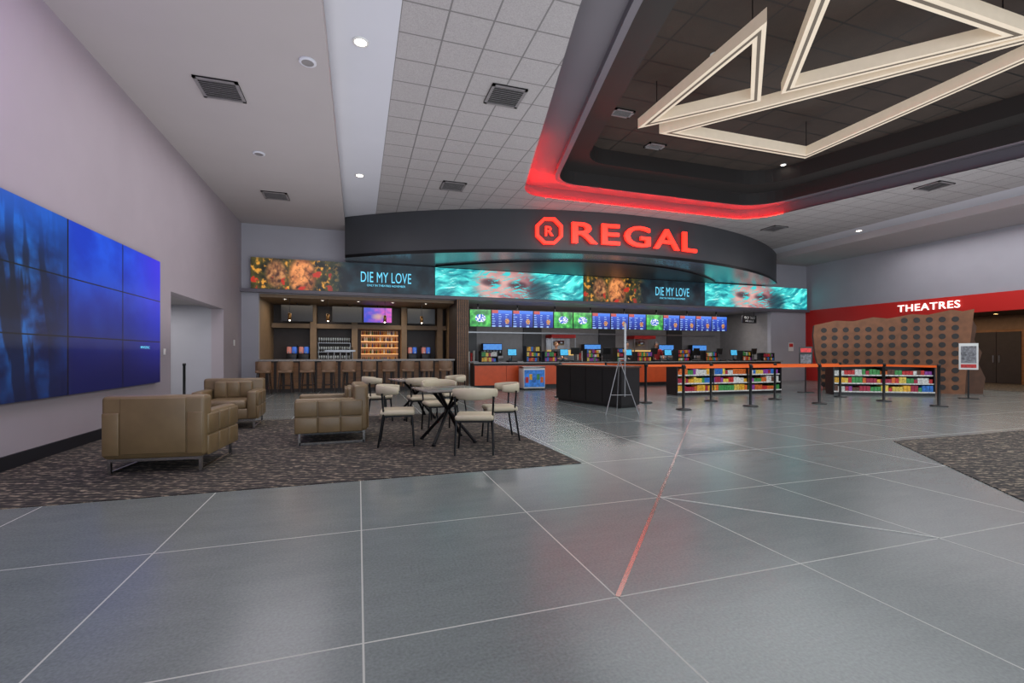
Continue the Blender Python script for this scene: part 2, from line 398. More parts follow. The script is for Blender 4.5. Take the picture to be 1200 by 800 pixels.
# ---------------------------------------------------------------- ceiling fixtures
vm_=mat('vent_grille',(120,116,118),.5); vd=mat('vent_dark',(34,32,32),.6)
def vent(x,y,z,sx=.62,sy=.62):
    b=MB(); b.bb(-sx/2,sx/2,-sy/2,sy/2,-.02,0,vd)
    b.bb(-sx/2,sx/2,-sy/2,-sy/2+.05,-.03,0,vm_);b.bb(-sx/2,sx/2,sy/2-.05,sy/2,-.03,0,vm_);b.bb(-sx/2,-sx/2+.05,-sy/2,sy/2,-.03,0,vm_);b.bb(sx/2-.05,sx/2,-sy/2,sy/2,-.03,0,vm_)
    k=9
    for i in range(k):
        yy=-sy/2+.05+(sy-.1)*(i+.5)/k; b.box((0,yy,-.022),(sx-.08,.03,.006),vm_,Matrix.Rotation(.5,3,'X'))
    return b.build('ceiling_vent',(x,y,z))
for p in [(-2.1,8.6,5.5),(-2.1,13.9,5.5),(2.43,7.8,5.75),(2.4,12.4,5.75),(14.6,8.4,5.75),(14.1,13.0,5.75),(-2.1,3.3,5.5)]: vent(*p)
for p in [(5.6,9.2,6.65),(11.2,9.6,6.65),(7.3,10.4,6.65)]: vent(*p,sx=.5,sy=.3)
lampM=mat('downlight_lens',(255,244,225),.4,emis=12,ecol=(255,240,220),var=0)
def downlight(x,y,z,r=.1):
    b=MB(); b.lathe([(r*1.35,0),(r*1.35,-.015),(r,-.02),(r*.95,-.005)],(0,0,0),white); b.cyl((0,0,-.012),(0,0,-.004),r*.96,lampM,16)
    return b.build('recessed_downlight',(x,y,z))
for p in [(.03,1.8,5.75),(.03,7.1,5.75),(.03,12.4,5.75),(17.3,7.0,5.75),(17.3,12.3,5.75),(17.3,1.8,5.75)]:
    downlight(*p,r=.085)
for p in [(5.4,10.2,6.65),(11.5,10.3,6.65),(6.1,6.9,6.65),(11.5,4.8,6.65),(8.5,7.0,6.65)]: downlight(*p,r=.06)
for x in(-2.4,-1.2,0,1.2,2.4): downlight(x,17.75,3.15,.05)
def speaker(x,y,z):
    b=MB(); b.lathe([(.12,0),(.12,-.02),(.1,-.025),(0,-.025)],(0,0,0),gypW); b.lathe([(.085,-.026),(0,-.026)],(0,0,0),vm_); b.build('ceiling_speaker',(x,y,z))
speaker(-.7,7.4,5.5); speaker(-2.0,11.1,5.5)

tubeM=mat('cream_light_frame',(218,204,184),.5,var=.04,emis=.14,ecol=(255,228,192))
tubeI=mat('frame_inner_channel',(104,92,78),.5,var=.04)
b=MB()
def frame(tri,z,w=.17,h=.2):
    P=tri; Q=offset_poly(tri,w); n=len(P)
    vs=[(x,y,z) for x,y in P]+[(x,y,z) for x,y in Q]+[(x,y,z+h) for x,y in P]+[(x,y,z+h) for x,y in Q]
    fs=[]
    for i in range(n):
        j=(i+1)%n
        fs+= [(i,j,n+j,n+i),(2*n+i,3*n+i,3*n+j,2*n+j),(i,2*n+i,2*n+j,j),(n+i,n+j,3*n+j,3*n+i)]
    b.add(vs,fs,tubeM)
    A=offset_poly(tri,w*.36); B=offset_poly(tri,w*.64)
    b.add([(x,y,z-.003) for x,y in A]+[(x,y,z-.003) for x,y in B],[(i,(i+1)%n,n+(i+1)%n,n+i) for i in range(n)],tubeI)
    for x,y in Q: b.cyl((x,y,z+h),(x,y,6.65),.008,blackM,6)
def ccw(t):
    a=sum(t[i][0]*t[(i+1)%len(t)][1]-t[(i+1)%len(t)][0]*t[i][1] for i in range(len(t))); return t if a>0 else t[::-1]
frame(ccw([(5.45,8.35),(5.4,5.1),(7.0,6.75)]),5.88)
frame(ccw([(6.0,8.4),(10.05,8.4),(10.05,3.2)]),5.88)
frame(ccw([(7.15,6.45),(5.3,4.1),(9.3,4.1)]),5.88)
frame(ccw([(5.3,3.9),(9.6,3.0),(9.6,1.5),(5.3,1.5)]),5.88)
b.build('geometric_chandelier')

# ---------------------------------------------------------------- furniture: armchair
def make_armchair():
    b=MB(); W=.95;D=.98
    b.rbox((0,.0,.25),(W-.04,D-.06,.18),.03,leather)
    b.rbox((0,-.1,.40),(.62,.72,.15),.045,leather)
    for sx in(-1,1):
        b.rbox((sx*.395,-.04,.395),(.155,.88,.47),.035,leather)
        for i in range(3):
            for j in range(2): b.rbox((sx*.475,-.335+i*.295,.27+j*.225),(.03,.285,.215),.02,leather,seg=2)
    b.rbox((0,.37,.49),(W,.2,.64),.04,leather)
    b.rbox((0,.24,.60),(.6,.12,.34),.05,leather)
    for i in range(3): b.rbox((-.2+i*.2,.185,.62),(.19,.04,.27),.02,leather,seg=2)
    b.rbox((0,.475,.5),(.6,.02,.58),.01,leather,seg=2)
    for sx in(-1,1):
        b.rbox((sx*.385,.475,.42),(.15,.02,.44),.01,leather,seg=2)
        for sy in(-.42,.42): b.box((sx*.42,sy,.085),(.03,.03,.17),chrome)
        b.box((sx*.42,0,.015),(.03,.84,.03),chrome)
    b.box((0,-.42,.145),(.84,.03,.03),chrome);b.box((0,.42,.145),(.84,.03,.03),chrome)
    return b
ac=make_armchair().build('armchair',(-1.97,6.25,.008),math.radians(174))
inst(ac,(-2.1,9.25,.008),math.radians(2))
inst(ac,(-.36,7.42,.008),math.radians(-88))

def make_dchair():
    b=MB()
    b.rbox((0,0,.455),(.48,.46,.07),.03,cream)
    b.box((0,0,.41),(.42,.40,.025),blackM)
    for sx in(-1,1):
        b.cyl((sx*.2,-.19,.42),(sx*.235,-.22,0),.014,blackM,8)
        b.cyl((sx*.235,.25,0),(sx*.225,.18,.45),.014,blackM,8); b.cyl((sx*.225,.18,.45),(sx*.24,.2,.72),.013,blackM,8)
    R0=.27; K=24
    vs=[];fs=[]
    for k in range(K+1):
        a=math.radians(-8+196*k/K); hh=.045+.03*math.sin(math.pi*k/K)
        for r_,z_ in((R0-.018,.755-hh+.01),(R0-.004,.755-hh),(R0+.016,.755-hh+.01),(R0+.02,.755),(R0+.016,.755+hh-.01),(R0-.004,.755+hh),(R0-.018,.755+hh-.01),(R0-.022,.755)):
            vs.append((r_*math.cos(a),.02+r_*math.sin(a)*.95,z_))
    for k in range(K):
        for q in range(8): fs.append((k*8+q,k*8+(q+1)%8,(k+1)*8+(q+1)%8,(k+1)*8+q))
    fs+= [tuple(range(8))[::-1],tuple(range(K*8,K*8+8))]
    b.add(vs,fs,cream,True)
    return b
dc=make_dchair().build('dining_chair',(.52,6.68,.008),math.radians(84))
for p,a in [((1.42,5.85,.008),-197),((1.98,6.65,.008),-95),((1.25,7.6,.008),5),
            ((.35,9.2,.008),100),((1.75,9.25,.008),-80),((1.1,8.65,.008),185)]: inst(dc,p,math.radians(a))
def make_table():
    b=MB(); top=mat('table_top_laminate',(120,112,106),.25,var=.2,scale=8)
    b.rbox((0,0,.745),(.86,.86,.03),.012,top,seg=2); b.box((0,0,.722),(.5,.5,.02),blackM)
    for k in range(4):
        a=math.radians(45+90*k); ca,sa=math.cos(a),math.sin(a)
        b.cyl((ca*.42,sa*.42,0.02),(-ca*.26,-sa*.26,.72),.024,blackM,8)
        b.cyl((ca*.42,sa*.42,0),(ca*.42,sa*.42,.03),.03,blackM,8)
    return b
tb=make_table().build('dining_table',(1.22,6.68,.008),math.radians(8))
inst(tb,(1.06,9.35,.008),.2)

# ---------------------------------------------------------------- bar
b=MB()
b.bb(-3.08,3.35,17.15,17.55,0,1.02,dtaupe); b.bb(-3.08,3.35,16.98,17.65,1.02,1.08,stone)
for i in range(26): b.bb(-3.06+i*.248,-2.9+i*.248,17.11,17.15,.1,.98,wood)
b.build('bar_counter')
def make_stool():
    b=MB(); lg=mat('stool_legs_wood',(50,34,24),.4)
    st=mat('stool_upholstery',(138,108,84),.55)
    b.rbox((0,0,.70),(.42,.40,.09),.035,st)
    for sx in(-1,1):
        for sy in(-1,1): b.cyl((sx*.15,sy*.14,.66),(sx*.21,sy*.2,0),.02,lg,8,r2=.014)
    for y in(-.18,.18): b.cyl((-.18,y,.25),(.18,y,.25),.012,lg,6)
    for x in(-.18,.18): b.cyl((x,-.17,.3),(x,.17,.3),.012,lg,6)
    for k in range(7):
        a=math.radians(200+140*(k+.5)/7); b.rbox((.22*math.cos(a),.22*math.sin(a)+.02,.87),(.035,.1,.3),.015,st,Matrix.Rotation(a,3,'Z'),seg=2)
    return b
so=make_stool().build('bar_stool',(-2.85,16.55,0))
for i in range(1,10): inst(so,(-2.85+i*.64,16.55,0),random.uniform(-.1,.1))

b=MB(); b.bb(-3.3,-3.1,17.35,20.2,0,3.3,taupe); b.build('wall_bar_left')
b=MB(); b.bb(-3.3,3.6,20.0,20.2,0,3.3,dtaupe); b.build('wall_bar_back')
b=MB(); b.bb(-3.3,3.6,17.35,20.2,3.15,3.3,taupe); b.build('ceiling_bar')
b=MB(); b.bb(3.5,3.7,18.4,20.2,0,3.25,taupe); b.build('wall_bar_right')
b=MB(); b.bb(-3.08,3.48,19.3,19.98,0,.92,dtaupe); b.bb(-3.08,3.48,19.25,19.98,.92,.97,stone); b.build('back_bar_cabinet')
b=MB(); b.bb(-3.08,3.48,19.45,19.98,2.25,2.42,taupe)
for x in(-1.75,-.25,1.65,3.1): b.bb(x,x+.22,19.4,19.98,.97,3.14,taupe)
b.build('back_bar_pilasters')
shl=mat('lit_shelf',(255,190,110),.4,emis=1.0,ecol=(255,200,140),var=0)
b=MB(); b.bb(.1,1.55,19.92,19.98,.97,2.2,mat('backlit_panel',(120,88,64),.5,emis=.22,ecol=(200,140,95),var=.2))
for z in(1.25,1.5,1.75,2.0): b.bb(.1,1.55,19.72,19.92,z,z+.02,shl)
btc=[mat('bottle_%d'%i,c,.15) for i,c in enumerate([(120,50,20),(30,80,40),(190,190,180),(60,30,15),(170,120,40),(40,60,110)])]
for z in(.975,1.275,1.525,1.775,2.025):
    x=.17
    while x<1.5:
        m=random.choice(btc); b.lathe([(0,0),(.03,0),(.03,.11),(.012,.14),(.012,.18),(0,.18)],(x,19.8,z),m,8); x+=.075
b.build('bottle_shelf')
b=MB(); gl=mat('wine_glass',(190,200,205),.1)
for i in range(14):
    x=-1.45+i*.085
    for z in(1.0,1.35,1.7): b.lathe([(.03,0),(.03,.004),(.004,.008),(.004,.08),(.03,.1),(.034,.16),(.026,.2)],(x,19.75,z),gl,8)
for z in(.975,1.33,1.68): b.bb(-1.5,-.3,19.65,19.95,z,z+.02,steel)
for x in(-1.5,-.32): b.bb(x,x+.02,19.9,19.95,.97,1.7,steel)
b.build('glass_rack')
def tvoff(u,v): return (12,12,15)
def tvblue(u,v):
    c=mix((40,60,190),(200,80,180),u+.4*fbm(u*5,v*4,2)); return mix(c,(240,200,120),max(0,1-((u-.5)**2+(v-.4)**2)*14)*.6)
for x0,x1,fn in[(-2.68,-1.64,tvoff),(-.92,.12,tvoff),(.2,1.24,tvblue),(1.87,2.92,tvoff)]:
    o=screen('wall_television',x1-x0,.56,40,22,fn,SCR,((x0+x1)/2,19.0,2.49),depth=.05,border=.02)
    t=MB(); t.cyl((0,.06,.3),(0,.06,.66),.02,blackM,8); t.build('ceiling_mount',parent=o)
for i,x in enumerate((-2.2,-1.0,.9,2.2)):
    b=MB(); b.cyl((0,0,0),(0,0,-.5),.006,blackM,6); b.lathe([(.0,-.5),(.05,-.52),(.055,-.75),(.045,-.75)],(0,0,0),mat('pendant_brass',(150,110,60),.3,.8)); b.sphere((0,0,-.75),.025,lampM); b.build('pendant_lamp',(x,17.35,3.15))
def make_slush():
    b=MB(); b.rbox((0,0,.15),(.36,.42,.3),.02,BLACK,seg=2)
    for sx,cm in((-1,(190,120,110)),(1,(60,110,210))):
        b.rbox((sx*.09,-.02,.44),(.15,.36,.26),.04,mat('slush_%d'%cm[0],cm,.2,emis=.3,ecol=cm)); b.bb(sx*.09-.02,sx*.09+.02,-.26,-.2,.32,.38,steel)
    b.bb(-.18,.18,-.2,.2,.57,.62,BLACK); return b
sl=make_slush().build('frozen_drink_machine',(-2.4,19.6,.97)); inst(sl,(-1.98,19.6,.97)); inst(sl,(2.1,19.6,.97)); inst(sl,(2.65,19.6,.97))
b=MB()
for i in range(5):
    x=-.4+i*.2; b.cyl((x,0,0),(x,0,.3),.02,steel,8); b.cyl((x,-.02,.3),(x,-.05,.42),.014,BLACK,6)
b.bb(-.5,.5,-.04,.04,.26,.32,steel); b.build('beer_tap_tower',(-.6,17.4,1.08))

# ---------------------------------------------------------------- concession
conW=mat('concession_wall_tile',(134,130,130),.35,var=.08)
conD=mat('concession_dark_panel',(52,50,52),.4,var=.1)
b=MB(); b.bb(3.7,18.8,20.4,20.6,0,3.4,conW); b.build('wall_concession_back')
b=MB(); b.bb(18.4,18.6,17.35,20.6,0,3.4,conW); b.build('wall_concession_right')
b=MB(); b.bb(3.7,18.6,17.35,20.6,3.3,3.4,gyp); b.build('ceiling_concession')
b=MB()
b.bb(3.9,18.0,16.25,16.85,.1,.92,dtaupe); b.bb(3.9,18.0,16.28,16.8,0,.1,BLACK)
for i in range(12): b.bb(3.92+i*1.173,3.92+(i+1)*1.173-.012,16.21,16.25,.14,.84,orange)
b.bb(3.86,18.04,16.15,16.95,.92,.96,stone)
b.build('concession_counter')
CT=.96
def menu(kind,seed):
    def f(u,v):
        if kind=='g':
            c=mix((20,110,50),(90,210,90),fbm(u*4,v*3,seed)+.5)
            if (u-.5)**2+(v-.5)**2*1.2<.07: c=(230,235,245) if fbm(u*12,v*12,seed)>0 else (30,90,200)
            return c
        c=mix((8,30,120),(24,88,214),v)
        col=int(u*3); row=int(v*7); h=random.Random(seed*97+col*13+row).random()
        if 0.15<(v*7)%1<.5 and (u*3)%1<.2+.4*h and v<.8: c=(140,175,230)
        if v>.84: c=(180,60,60) if u<.3 else (30,110,225)
        if (u-.75)**2*3+(v-.35)**2<.03: c=mix((220,180,100),(140,60,60),fbm(u*20,v*20,seed)+.5)
        return c
    return f
nm=14; mw=12.85/nm
for i in range(nm):
    k='g' if i in(0,4,5,9) else 'b'
    screen('menu_board_screen',mw-.05,.68,36,22,menu(k,i+1),SCR,(4.25+mw*(i+.5),18.5,2.38),depth=.08,border=.012)
b=MB(); b.bb(4.2,17.15,18.582,18.63,2.40,2.46,blackM)
for i in range(8): b.bb(4.6+i*1.7,4.65+i*1.7,18.582,18.62,2.40,3.3,blackM)
b.build('menu_board_rail')
b=MB(); b.bb(4.0,18.2,19.6,20.38,0,.9,steel); b.bb(4.0,18.2,19.55,20.38,.9,.95,steel); b.build('back_prep_counter')
b=MB()
for x in(4.1,7.2,11.1,15.0): b.bb(x,x+.9,20.32,20.38,.95,3.2,conD)
b.bb(4.1,17.9,20.31,20.38,2.2,2.26,steel); b.build('concession_shelf_panel')
def make_popper():
    b=MB(); glow=mat('warm_popcorn_light',(235,196,120),.5,emis=.55,ecol=(255,205,120),var=.35,scale=30)
    b.bb(-.6,.6,-.35,.35,0,.25,steel); b.bb(-.6,.6,-.35,.35,1.05,1.2,redM)
    for sx in(-.58,.58):
        for sy in(-.33,.33): b.bb(sx-.02,sx+.02,sy-.02,sy+.02,.25,1.05,steel)
    b.bb(-.56,.56,-.2,.3,.25,.5,glow); b.bb(-.56,.56,.28,.3,.25,1.05,steel); b.lathe([(0,0),(.16,0),(.18,.2),(0,.22)],(0,0,.72),steel,12); b.cyl((0,0,.92),(0,0,1.05),.02,steel,8)
    return b
pp=make_popper().build('popcorn_machine',(8.9,19.95,.95)); inst(pp,(13.2,19.95,.95))
def make_fountain():
    b=MB(); b.rbox((0,0,.12),(.9,.5,.24),.02,steel,seg=2); b.rbox((0,.08,.5),(.9,.34,.56),.03,BLACK,seg=2)
    pan=mat('fountain_graphic',(60,120,220),.4,emis=.6,ecol=(90,160,240),var=.6,scale=9)
    b.bb(-.42,.42,-.1,-.09,.5,.75,pan)
    for i in range(6): b.bb(-.38+i*.14,-.34+i*.14,-.15,-.09,.36,.46,steel)
    return b
fo=make_fountain().build('drink_fountain',(10.5,19.95,.95)); inst(fo,(14.6,19.95,.95)); inst(fo,(16.6,19.95,.95)); inst(fo,(5.6,19.95,.95))
rdm=mat('register_display',(60,150,190),.4,emis=.8,ecol=(60,170,215),var=.6,scale=14)
b=MB(); b.rbox((0,0,.03),(.34,.34,.06),.01,BLACK,seg=2); b.cyl((0,.03,.06),(0,.03,.3),.02,BLACK,8)
b.box((0,0,.36),(.36,.03,.26),BLACK,Matrix.Rotation(-.15,3,'X')); b.box((0,-.02,.365),(.32,.006,.22),rdm,Matrix.Rotation(-.15,3,'X'))
b.box((-.13,-.2,.09),(.08,.14,.03),BLACK,Matrix.Rotation(.4,3,'X')); b.box((-.13,-.16,.04),(.03,.03,.08),BLACK)
rg=b.build('cash_register',(5.4,16.5,CT))
for x in(7.5,10.3,12.2,15.6): inst(rg,(x,16.5,CT))
b=MB(); b.rbox((0,0,.03),(.34,.34,.06),.01,BLACK,seg=2); b.cyl((0,.08,.06),(0,.08,.4),.02,BLACK,8)
b.box((0,.06,.42),(.36,.03,.26),BLACK,Matrix.Rotation(.15,3,'X')); b.box((0,-.0,.02),(.3,.3,.03),steel)
rb=b.build('point_of_sale_terminal',(8.0,16.5,CT))
for x in(9.4,11.6,13.7,14.9,16.8): inst(rb,(x,16.5,CT),.2)
pal=[(190,40,40),(220,165,40),(40,110,190),(60,140,70),(205,100,34),(140,60,150),(205,205,200),(220,190,80),(160,30,60),(90,50,30)]
pm=[mat('package_print_%d'%i,c,.45,var=.4,scale=25) for i,c in enumerate(pal)]
def merch(name,loc,w,h,d,rows,step=.08,rz=0):
    b=MB(); b.bb(-w/2-.02,-w/2,-d/2,d/2,0,h,BLACK); b.bb(w/2,w/2+.02,-d/2,d/2,0,h,BLACK); b.bb(-w/2,w/2,d/2-.02,d/2,0,h,BLACK)
    for r in range(rows):
        z=.03+r*(h-.03)/rows; b.bb(-w/2,w/2,-d/2,d/2-.02,z-.02,z,BLACK); x=-w/2+.01
        while x<w/2-step:
            hh=(h/rows)*random.uniform(.55,.82); ww=step*random.uniform(.8,1.3); ww=min(ww,w/2-x)
            b.bb(x,x+ww*.92,-d/2+.02,-d/2+.02+d*.6,z,z+hh,random.choice(pm)); x+=ww
    return b.build(name,loc,rz)
for x,w_,h_,r_ in((4.5,.6,.4,2),(6.2,.55,.6,3),(6.9,.5,.4,2),(8.7,.6,.5,3),(9.9,.35,.55,3),(11.0,.7,.4,2),(12.9,.6,.5,3),(14.3,.6,.4,2),(16.2,.5,.45,2),(17.4,.6,.35,2)):
    merch('candy_display',(x,16.5,CT),w_,h_,.35,r_)
cupm=mat('paper_cup',(200,196,190),.5,var=.2,scale=30)
for x in(4.5,7.1,9.65,11.8,15.4,17.4):
    b=MB()
    for k,(dx,hh) in enumerate(((0,.42),(.11,.36),(.22,.46))): b.lathe([(.035,0),(.048,hh),(0,hh)],(dx,0,0),cupm if k!=1 else pm[0],10)
    b.build('cup_stack',(x,19.7,.95))
b=MB(); fr=mat('freezer_graphic',(40,110,190),.35,var=.6,scale=7,emis=.15,ecol=(60,140,230))
b.rbox((0,0,.4),(.82,.55,.72),.03,white,seg=2); b.bb(-.38,.38,-.285,-.275,.1,.7,fr); b.rbox((0,0,.79),(.84,.57,.06),.02,steel,seg=2)
for sx in(-.35,.35):
    for sy in(-.2,.2): b.cyl((sx,sy,0),(sx,sy,.05),.03,BLACK,8)
for i in range(5): b.bb(-.34+i*.14,-.23+i*.14,-.29,-.285,.25+.1*(i%2),.45+.1*(i%2),pm[i])
b.build('ice_cream_freezer',(5.9,15.75,0))
b=MB(); b.bb(-.42,.42,-.03,.03,-.18,.18,BLACK); vs,fs=text_geo('GOT 2GO',.62,.12,.004); b.add([(x-.31,y-.036,z+.01) for x,y,z in vs],fs,white)
vs,fs=text_geo('MOBILE',.5,.08,.004); b.add([(x-.25,y-.036,z-.13) for x,y,z in vs],fs,white)
for sx in(-.3,.3): b.cyl((sx,0,.18),(sx,0,.38),.008,blackM,6)
b.build('hanging_sign',(17.75,17.8,2.92))

# ---------------------------------------------------------------- candy racks
def rack(name,L_,loc,rz):
    b=MB(); D=.55;Hh=.86
    b.bb(-L_/2,L_/2,-D/2,D/2,0,.1,BLACK); b.bb(-L_/2,L_/2,D/2-.03,D/2,.1,Hh,BLACK); b.bb(-L_/2,L_/2,-D/2+.12,D/2,Hh,Hh+.03,BLACK)
    nb=int(L_/.98)
    for i in range(nb+1):
        x=-L_/2+L_*i/nb; b.bb(x-.015,x+.015,-D/2,D/2,.1,Hh,BLACK)
    for r in range(3):
        z=.12+r*.25; b.bb(-L_/2,L_/2,-D/2+r*.03,D/2-.03,z-.02,z,BLACK); x=-L_/2+.03
        while x<L_/2-.12:
            m=random.choice(pm); run=random.randint(1,3); hh=random.uniform(.11,.19)
            for q in range(run):
                if x>L_/2-.12: break
                b.bb(x,x+.088,-D/2+.02+r*.03,-D/2+.3,z,z+hh,m); x+=.098
        b.bb(-L_/2,L_/2,-D/2+r*.03-.01,-D/2+r*.03,z-.03,z+.008,pm[6])
    return b.build(name,loc,rz)
rack('candy_rack',3.9,(11.1,12.1,0),math.radians(-2))
rack('candy_rack',2.7,(15.25,10.25,0),math.atan2(-1.4,2.5))

# ---------------------------------------------------------------- host stand
b=MB(); cab=mat('black_cabinet_laminate',(30,28,29),.35)
b.bb(-1.22,1.22,-.3,.3,.06,.93,cab); b.bb(-1.18,1.18,-.26,.26,0,.06,BLACK); b.bb(-1.25,1.25,-.33,.33,.93,.97,mat('walnut_top',(76,54,42),.3,var=.2))
for i in range(4): b.bb(-1.2+i*.605,-1.2+i*.605+.585,-.315,-.3,.1,.9,cab)
for i in range(4): b.bb(-1.2+i*.605,-1.2+i*.605+.585,.3,.315,.1,.9,cab)
b.build('host_podium',(5.75,10.75,0),math.atan2(-2.37,.6))
b=MB()
b.cyl((.12,0,.35),(.12,0,1.92),.014,grey,8); b.cyl((0,0,1.15),(-.34,-.25,0),.01,grey,8); b.cyl((0,0,1.15),(.36,-.2,0),.01,grey,8); b.cyl((0,0,1.15),(.05,.42,0),.01,grey,8)
b.box((.12,-.03,1.5),(.045,.008,.8),grey); b.cyl((-.22,-.16,.4),(.24,-.13,.4),.007,grey,6); b.cyl((-.02,0,1.15),(.14,0,1.15),.02,grey,8)
b.build('sign_easel',(5.25,8.74,0),-.3)

# ---------------------------------------------------------------- stanchions
belt=mat('orange_belt',(226,96,30),.6,var=.05,emis=.12,ecol=(226,96,30))
def stan(x,y,to=None):
    b=MB(); b.lathe([(0,0),(.17,0),(.17,.015),(.15,.03),(.035,.04),(.032,.05),(.032,.95),(.04,.955),(.04,1.0),(.034,1.015),(0,1.015)],(0,0,0),BLACK,18)
    if to:
        d=Vector((to[0]-x,to[1]-y,0)); L_=d.length; u=d/L_; a=math.atan2(u.y,u.x)
        b.box((d.x/2,d.y/2,.955),(L_-.08,.004,.052),belt,Matrix.Rotation(a,3,'Z'))
        b.box((u.x*.045,u.y*.045,.955),(.03,.03,.06),BLACK,Matrix.Rotation(a,3,'Z'))
    b.build('queue_stanchion',(x,y,0))
A=[(6.96,8.85),(8.92,8.9),(11.06,8.85),(13.3,8.8),(13.24,7.52)]
B=[(7.02,10.4),(8.92,10.23),(10.94,10.07),(13.4,10.07)]
stan(*A[0],A[1]);stan(*A[1],A[2]);stan(*A[2],A[3]);stan(*A[3],A[4]);stan(*A[4],None)
stan(*B[0],B[1]);stan(*B[1],B[2]);stan(*B[2],B[3]);stan(*B[3],None); stan(5.6,12.6,(7.0,12.4)); stan(7.0,12.4,B[0]); stan(-4.35,14.4)

# ---------------------------------------------------------------- giant dotted standee
ck=mat('standee_brown',(126,84,58),.7,var=.2,scale=5); chip=mat('chocolate_chip',(26,16,12),.5); ck2=mat('standee_edge',(84,56,40),.7,var=.15)
b=MB(); L_=3.95
prof=[(-L_/2+.3,.0),(L_/2,.0),(L_/2+.02,.5),(L_/2+.22,2.66),(L_/2-.05,2.60),(L_/2-.32,2.66),(L_/2-.9,2.52),(L_/2-1.3,2.56),(L_/2-1.9,2.44),(L_/2-2.3,2.50),(-L_/2+1.1,2.38),(-L_/2+.6,2.42),(-L_/2-.02,2.28),(-L_/2-.05,1.9),(-L_/2+.02,1.2),(-L_/2+.14,.6)]
n=len(prof); vs=[(x,0,z) for x,z in prof]+[(x,.7,z) for x,z in prof]
b.add(vs,[tuple(range(n))],ck); b.add(vs,[tuple(range(n,2*n))[::-1]]+[(i,n+i,n+(i+1)%n,(i+1)%n) for i in range(n)],ck2)
for r in range(9):
    for c_ in range(12):
        x=-L_/2+.26+c_*.315+(r%2)*.0; z=.2+r*.27
        if z<2.2+.06*c_*.4: b.cyl((x,-.012,z),(x,.01,z),.088,chip,14)
cut=[(L_/2,0),(L_/2+.5,0),(L_/2+.56,.5),(L_/2+.4,.95),(L_/2+.48,1.3),(L_/2+.3,1.7),(L_/2+.36,2.1),(L_/2+.18,2.55)]
n=len(cut); vs=[(x,.3,z) for x,z in cut]+[(x,.38,z) for x,z in cut]
b.add(vs,[tuple(range(n)),tuple(range(n,2*n))[::-1]]+[(i,n+i,n+(i+1)%n,(i+1)%n) for i in range(n)],ck2)
b.build('promotional_standee',(16.7,11.0,0),math.atan2(-2.71,2.52))
ntc=mat('printed_notice',(120,120,125),.6,var=.7,scale=18)
b=MB(); b.bb(-.2,.2,-.14,.14,0,.02,BLACK); b.bb(-.015,.015,-.015,.015,.02,.95,blackM); b.bb(-.2,.2,-.02,.0,.82,1.56,white)
b.bb(-.16,.16,-.024,-.02,1.0,1.48,ntc); b.bb(-.16,.16,-.024,-.02,.87,.97,pm[0])
b.build('floor_sign_stand',(16.3,8.55,0),-.9)
b=MB(); b.bb(-.2,.2,-.02,.0,.9,1.5,BLACK); b.bb(-.2,.2,-.14,.14,0,.02,BLACK); b.bb(-.015,.015,-.0,.03,.02,.95,blackM); b.bb(-.16,.16,-.026,-.02,1.32,1.45,pm[0]); b.bb(-.16,.16,-.026,-.02,.95,1.25,ntc)
b.build('floor_sign_stand',(13.9,11.6,0),-.5)

# ---------------------------------------------------------------- theatres sign + hallway
b=MB(); tm=mat('white_sign_letters',(245,240,235),.4,emis=1.0,ecol=(255,248,240),var=0)
vs,fs=text_geo('THEATRES',2.05,.27,.03,.006,1.1); b.add([(y-.03,-x+1.02,z) for x,y,z in vs],fs,tm); b.build('theatres_sign',(20.54,12.03,2.93))
hallC=mat('hall_tan',(120,92,70),.6,var=.1); hallD=mat('hall_dark',(48,40,40),.6)
b=MB(); b.bb(26,26.2,2,19,0,3.2,hallC); b.build('wall_hall_back')
b=MB(); b.bb(20.85,26.2,17.0,17.2,0,3.2,hallC); b.build('wall_hall_north')
b=MB(); b.bb(20.85,26.2,3.8,4.0,0,3.2,hallC); b.build('wall_hall_south')
b=MB(); b.bb(20.85,26.2,3.8,17.2,2.9,3.2,hallD); b.build('ceiling_hall')
b=MB(); b.bb(20.9,25.8,4.02,16.98,0,.008,carpet); b.build('carpet_hall')
for i,y in enumerate((15.2,12.6,10.2,7.8)):
    b=MB(); b.bb(-.1,-.01,-.9,.9,0,2.3,wood); b.bb(-.14,-.1,-.78,-.01,.02,2.2,hallD); b.bb(-.14,-.1,.01,.78,.02,2.2,hallD)
    b.bb(-.17,-.14,-.12,-.08,.9,1.2,steel); b.bb(-.17,-.14,.08,.12,.9,1.2,steel); b.build('door_%d'%(i+1),(26,y,0))
def poster(seed):
    def f(u,v): return mix((30,30,50),(230,160,90),fbm(u*3,v*4,seed)+.4) if v>.2 else (20,20,24)
    return f
for i,y in enumerate((13.9,11.4,9.0)):
    screen('movie_poster',.5,.9,16,24,poster(i*3),SCR,(25.93,y,.9),rz=math.radians(-90),depth=.05,border=.03)
warm=mat('warm_lens',(255,200,130),.4,emis=14,ecol=(255,196,124),var=0)
for x in(22.2,24.6):
    for y in(6,8,10,12,14,16):
        b=MB(); b.lathe([(.1,0),(.1,-.01),(.07,-.015)],(0,0,0),white,12); b.cyl((0,0,-.012),(0,0,-.004),.07,warm,12); b.build('recessed_downlight',(x,y,2.9))
for y in(8.6,13.2):
    b=MB(); b.bb(-.25,.25,-.25,.25,.008,2.9,hallC); b.bb(-.28,.28,-.28,.28,.008,.15,BLACK); b.build('hall_column',(23.2,y,0))
b=MB(); b.bb(-5.9,-4.9,15.0,15.045,0,2.1,mat('grey_door',(140,136,138),.5)); b.bb(-5.1,-5.0,14.96,15.0,.95,1.1,steel); b.build('door_passage')
b=MB(); b.rbox((0,0,0),(.02,.12,.18),.006,white,seg=2); b.build('wall_thermostat',(-3.59,16.2,1.6))
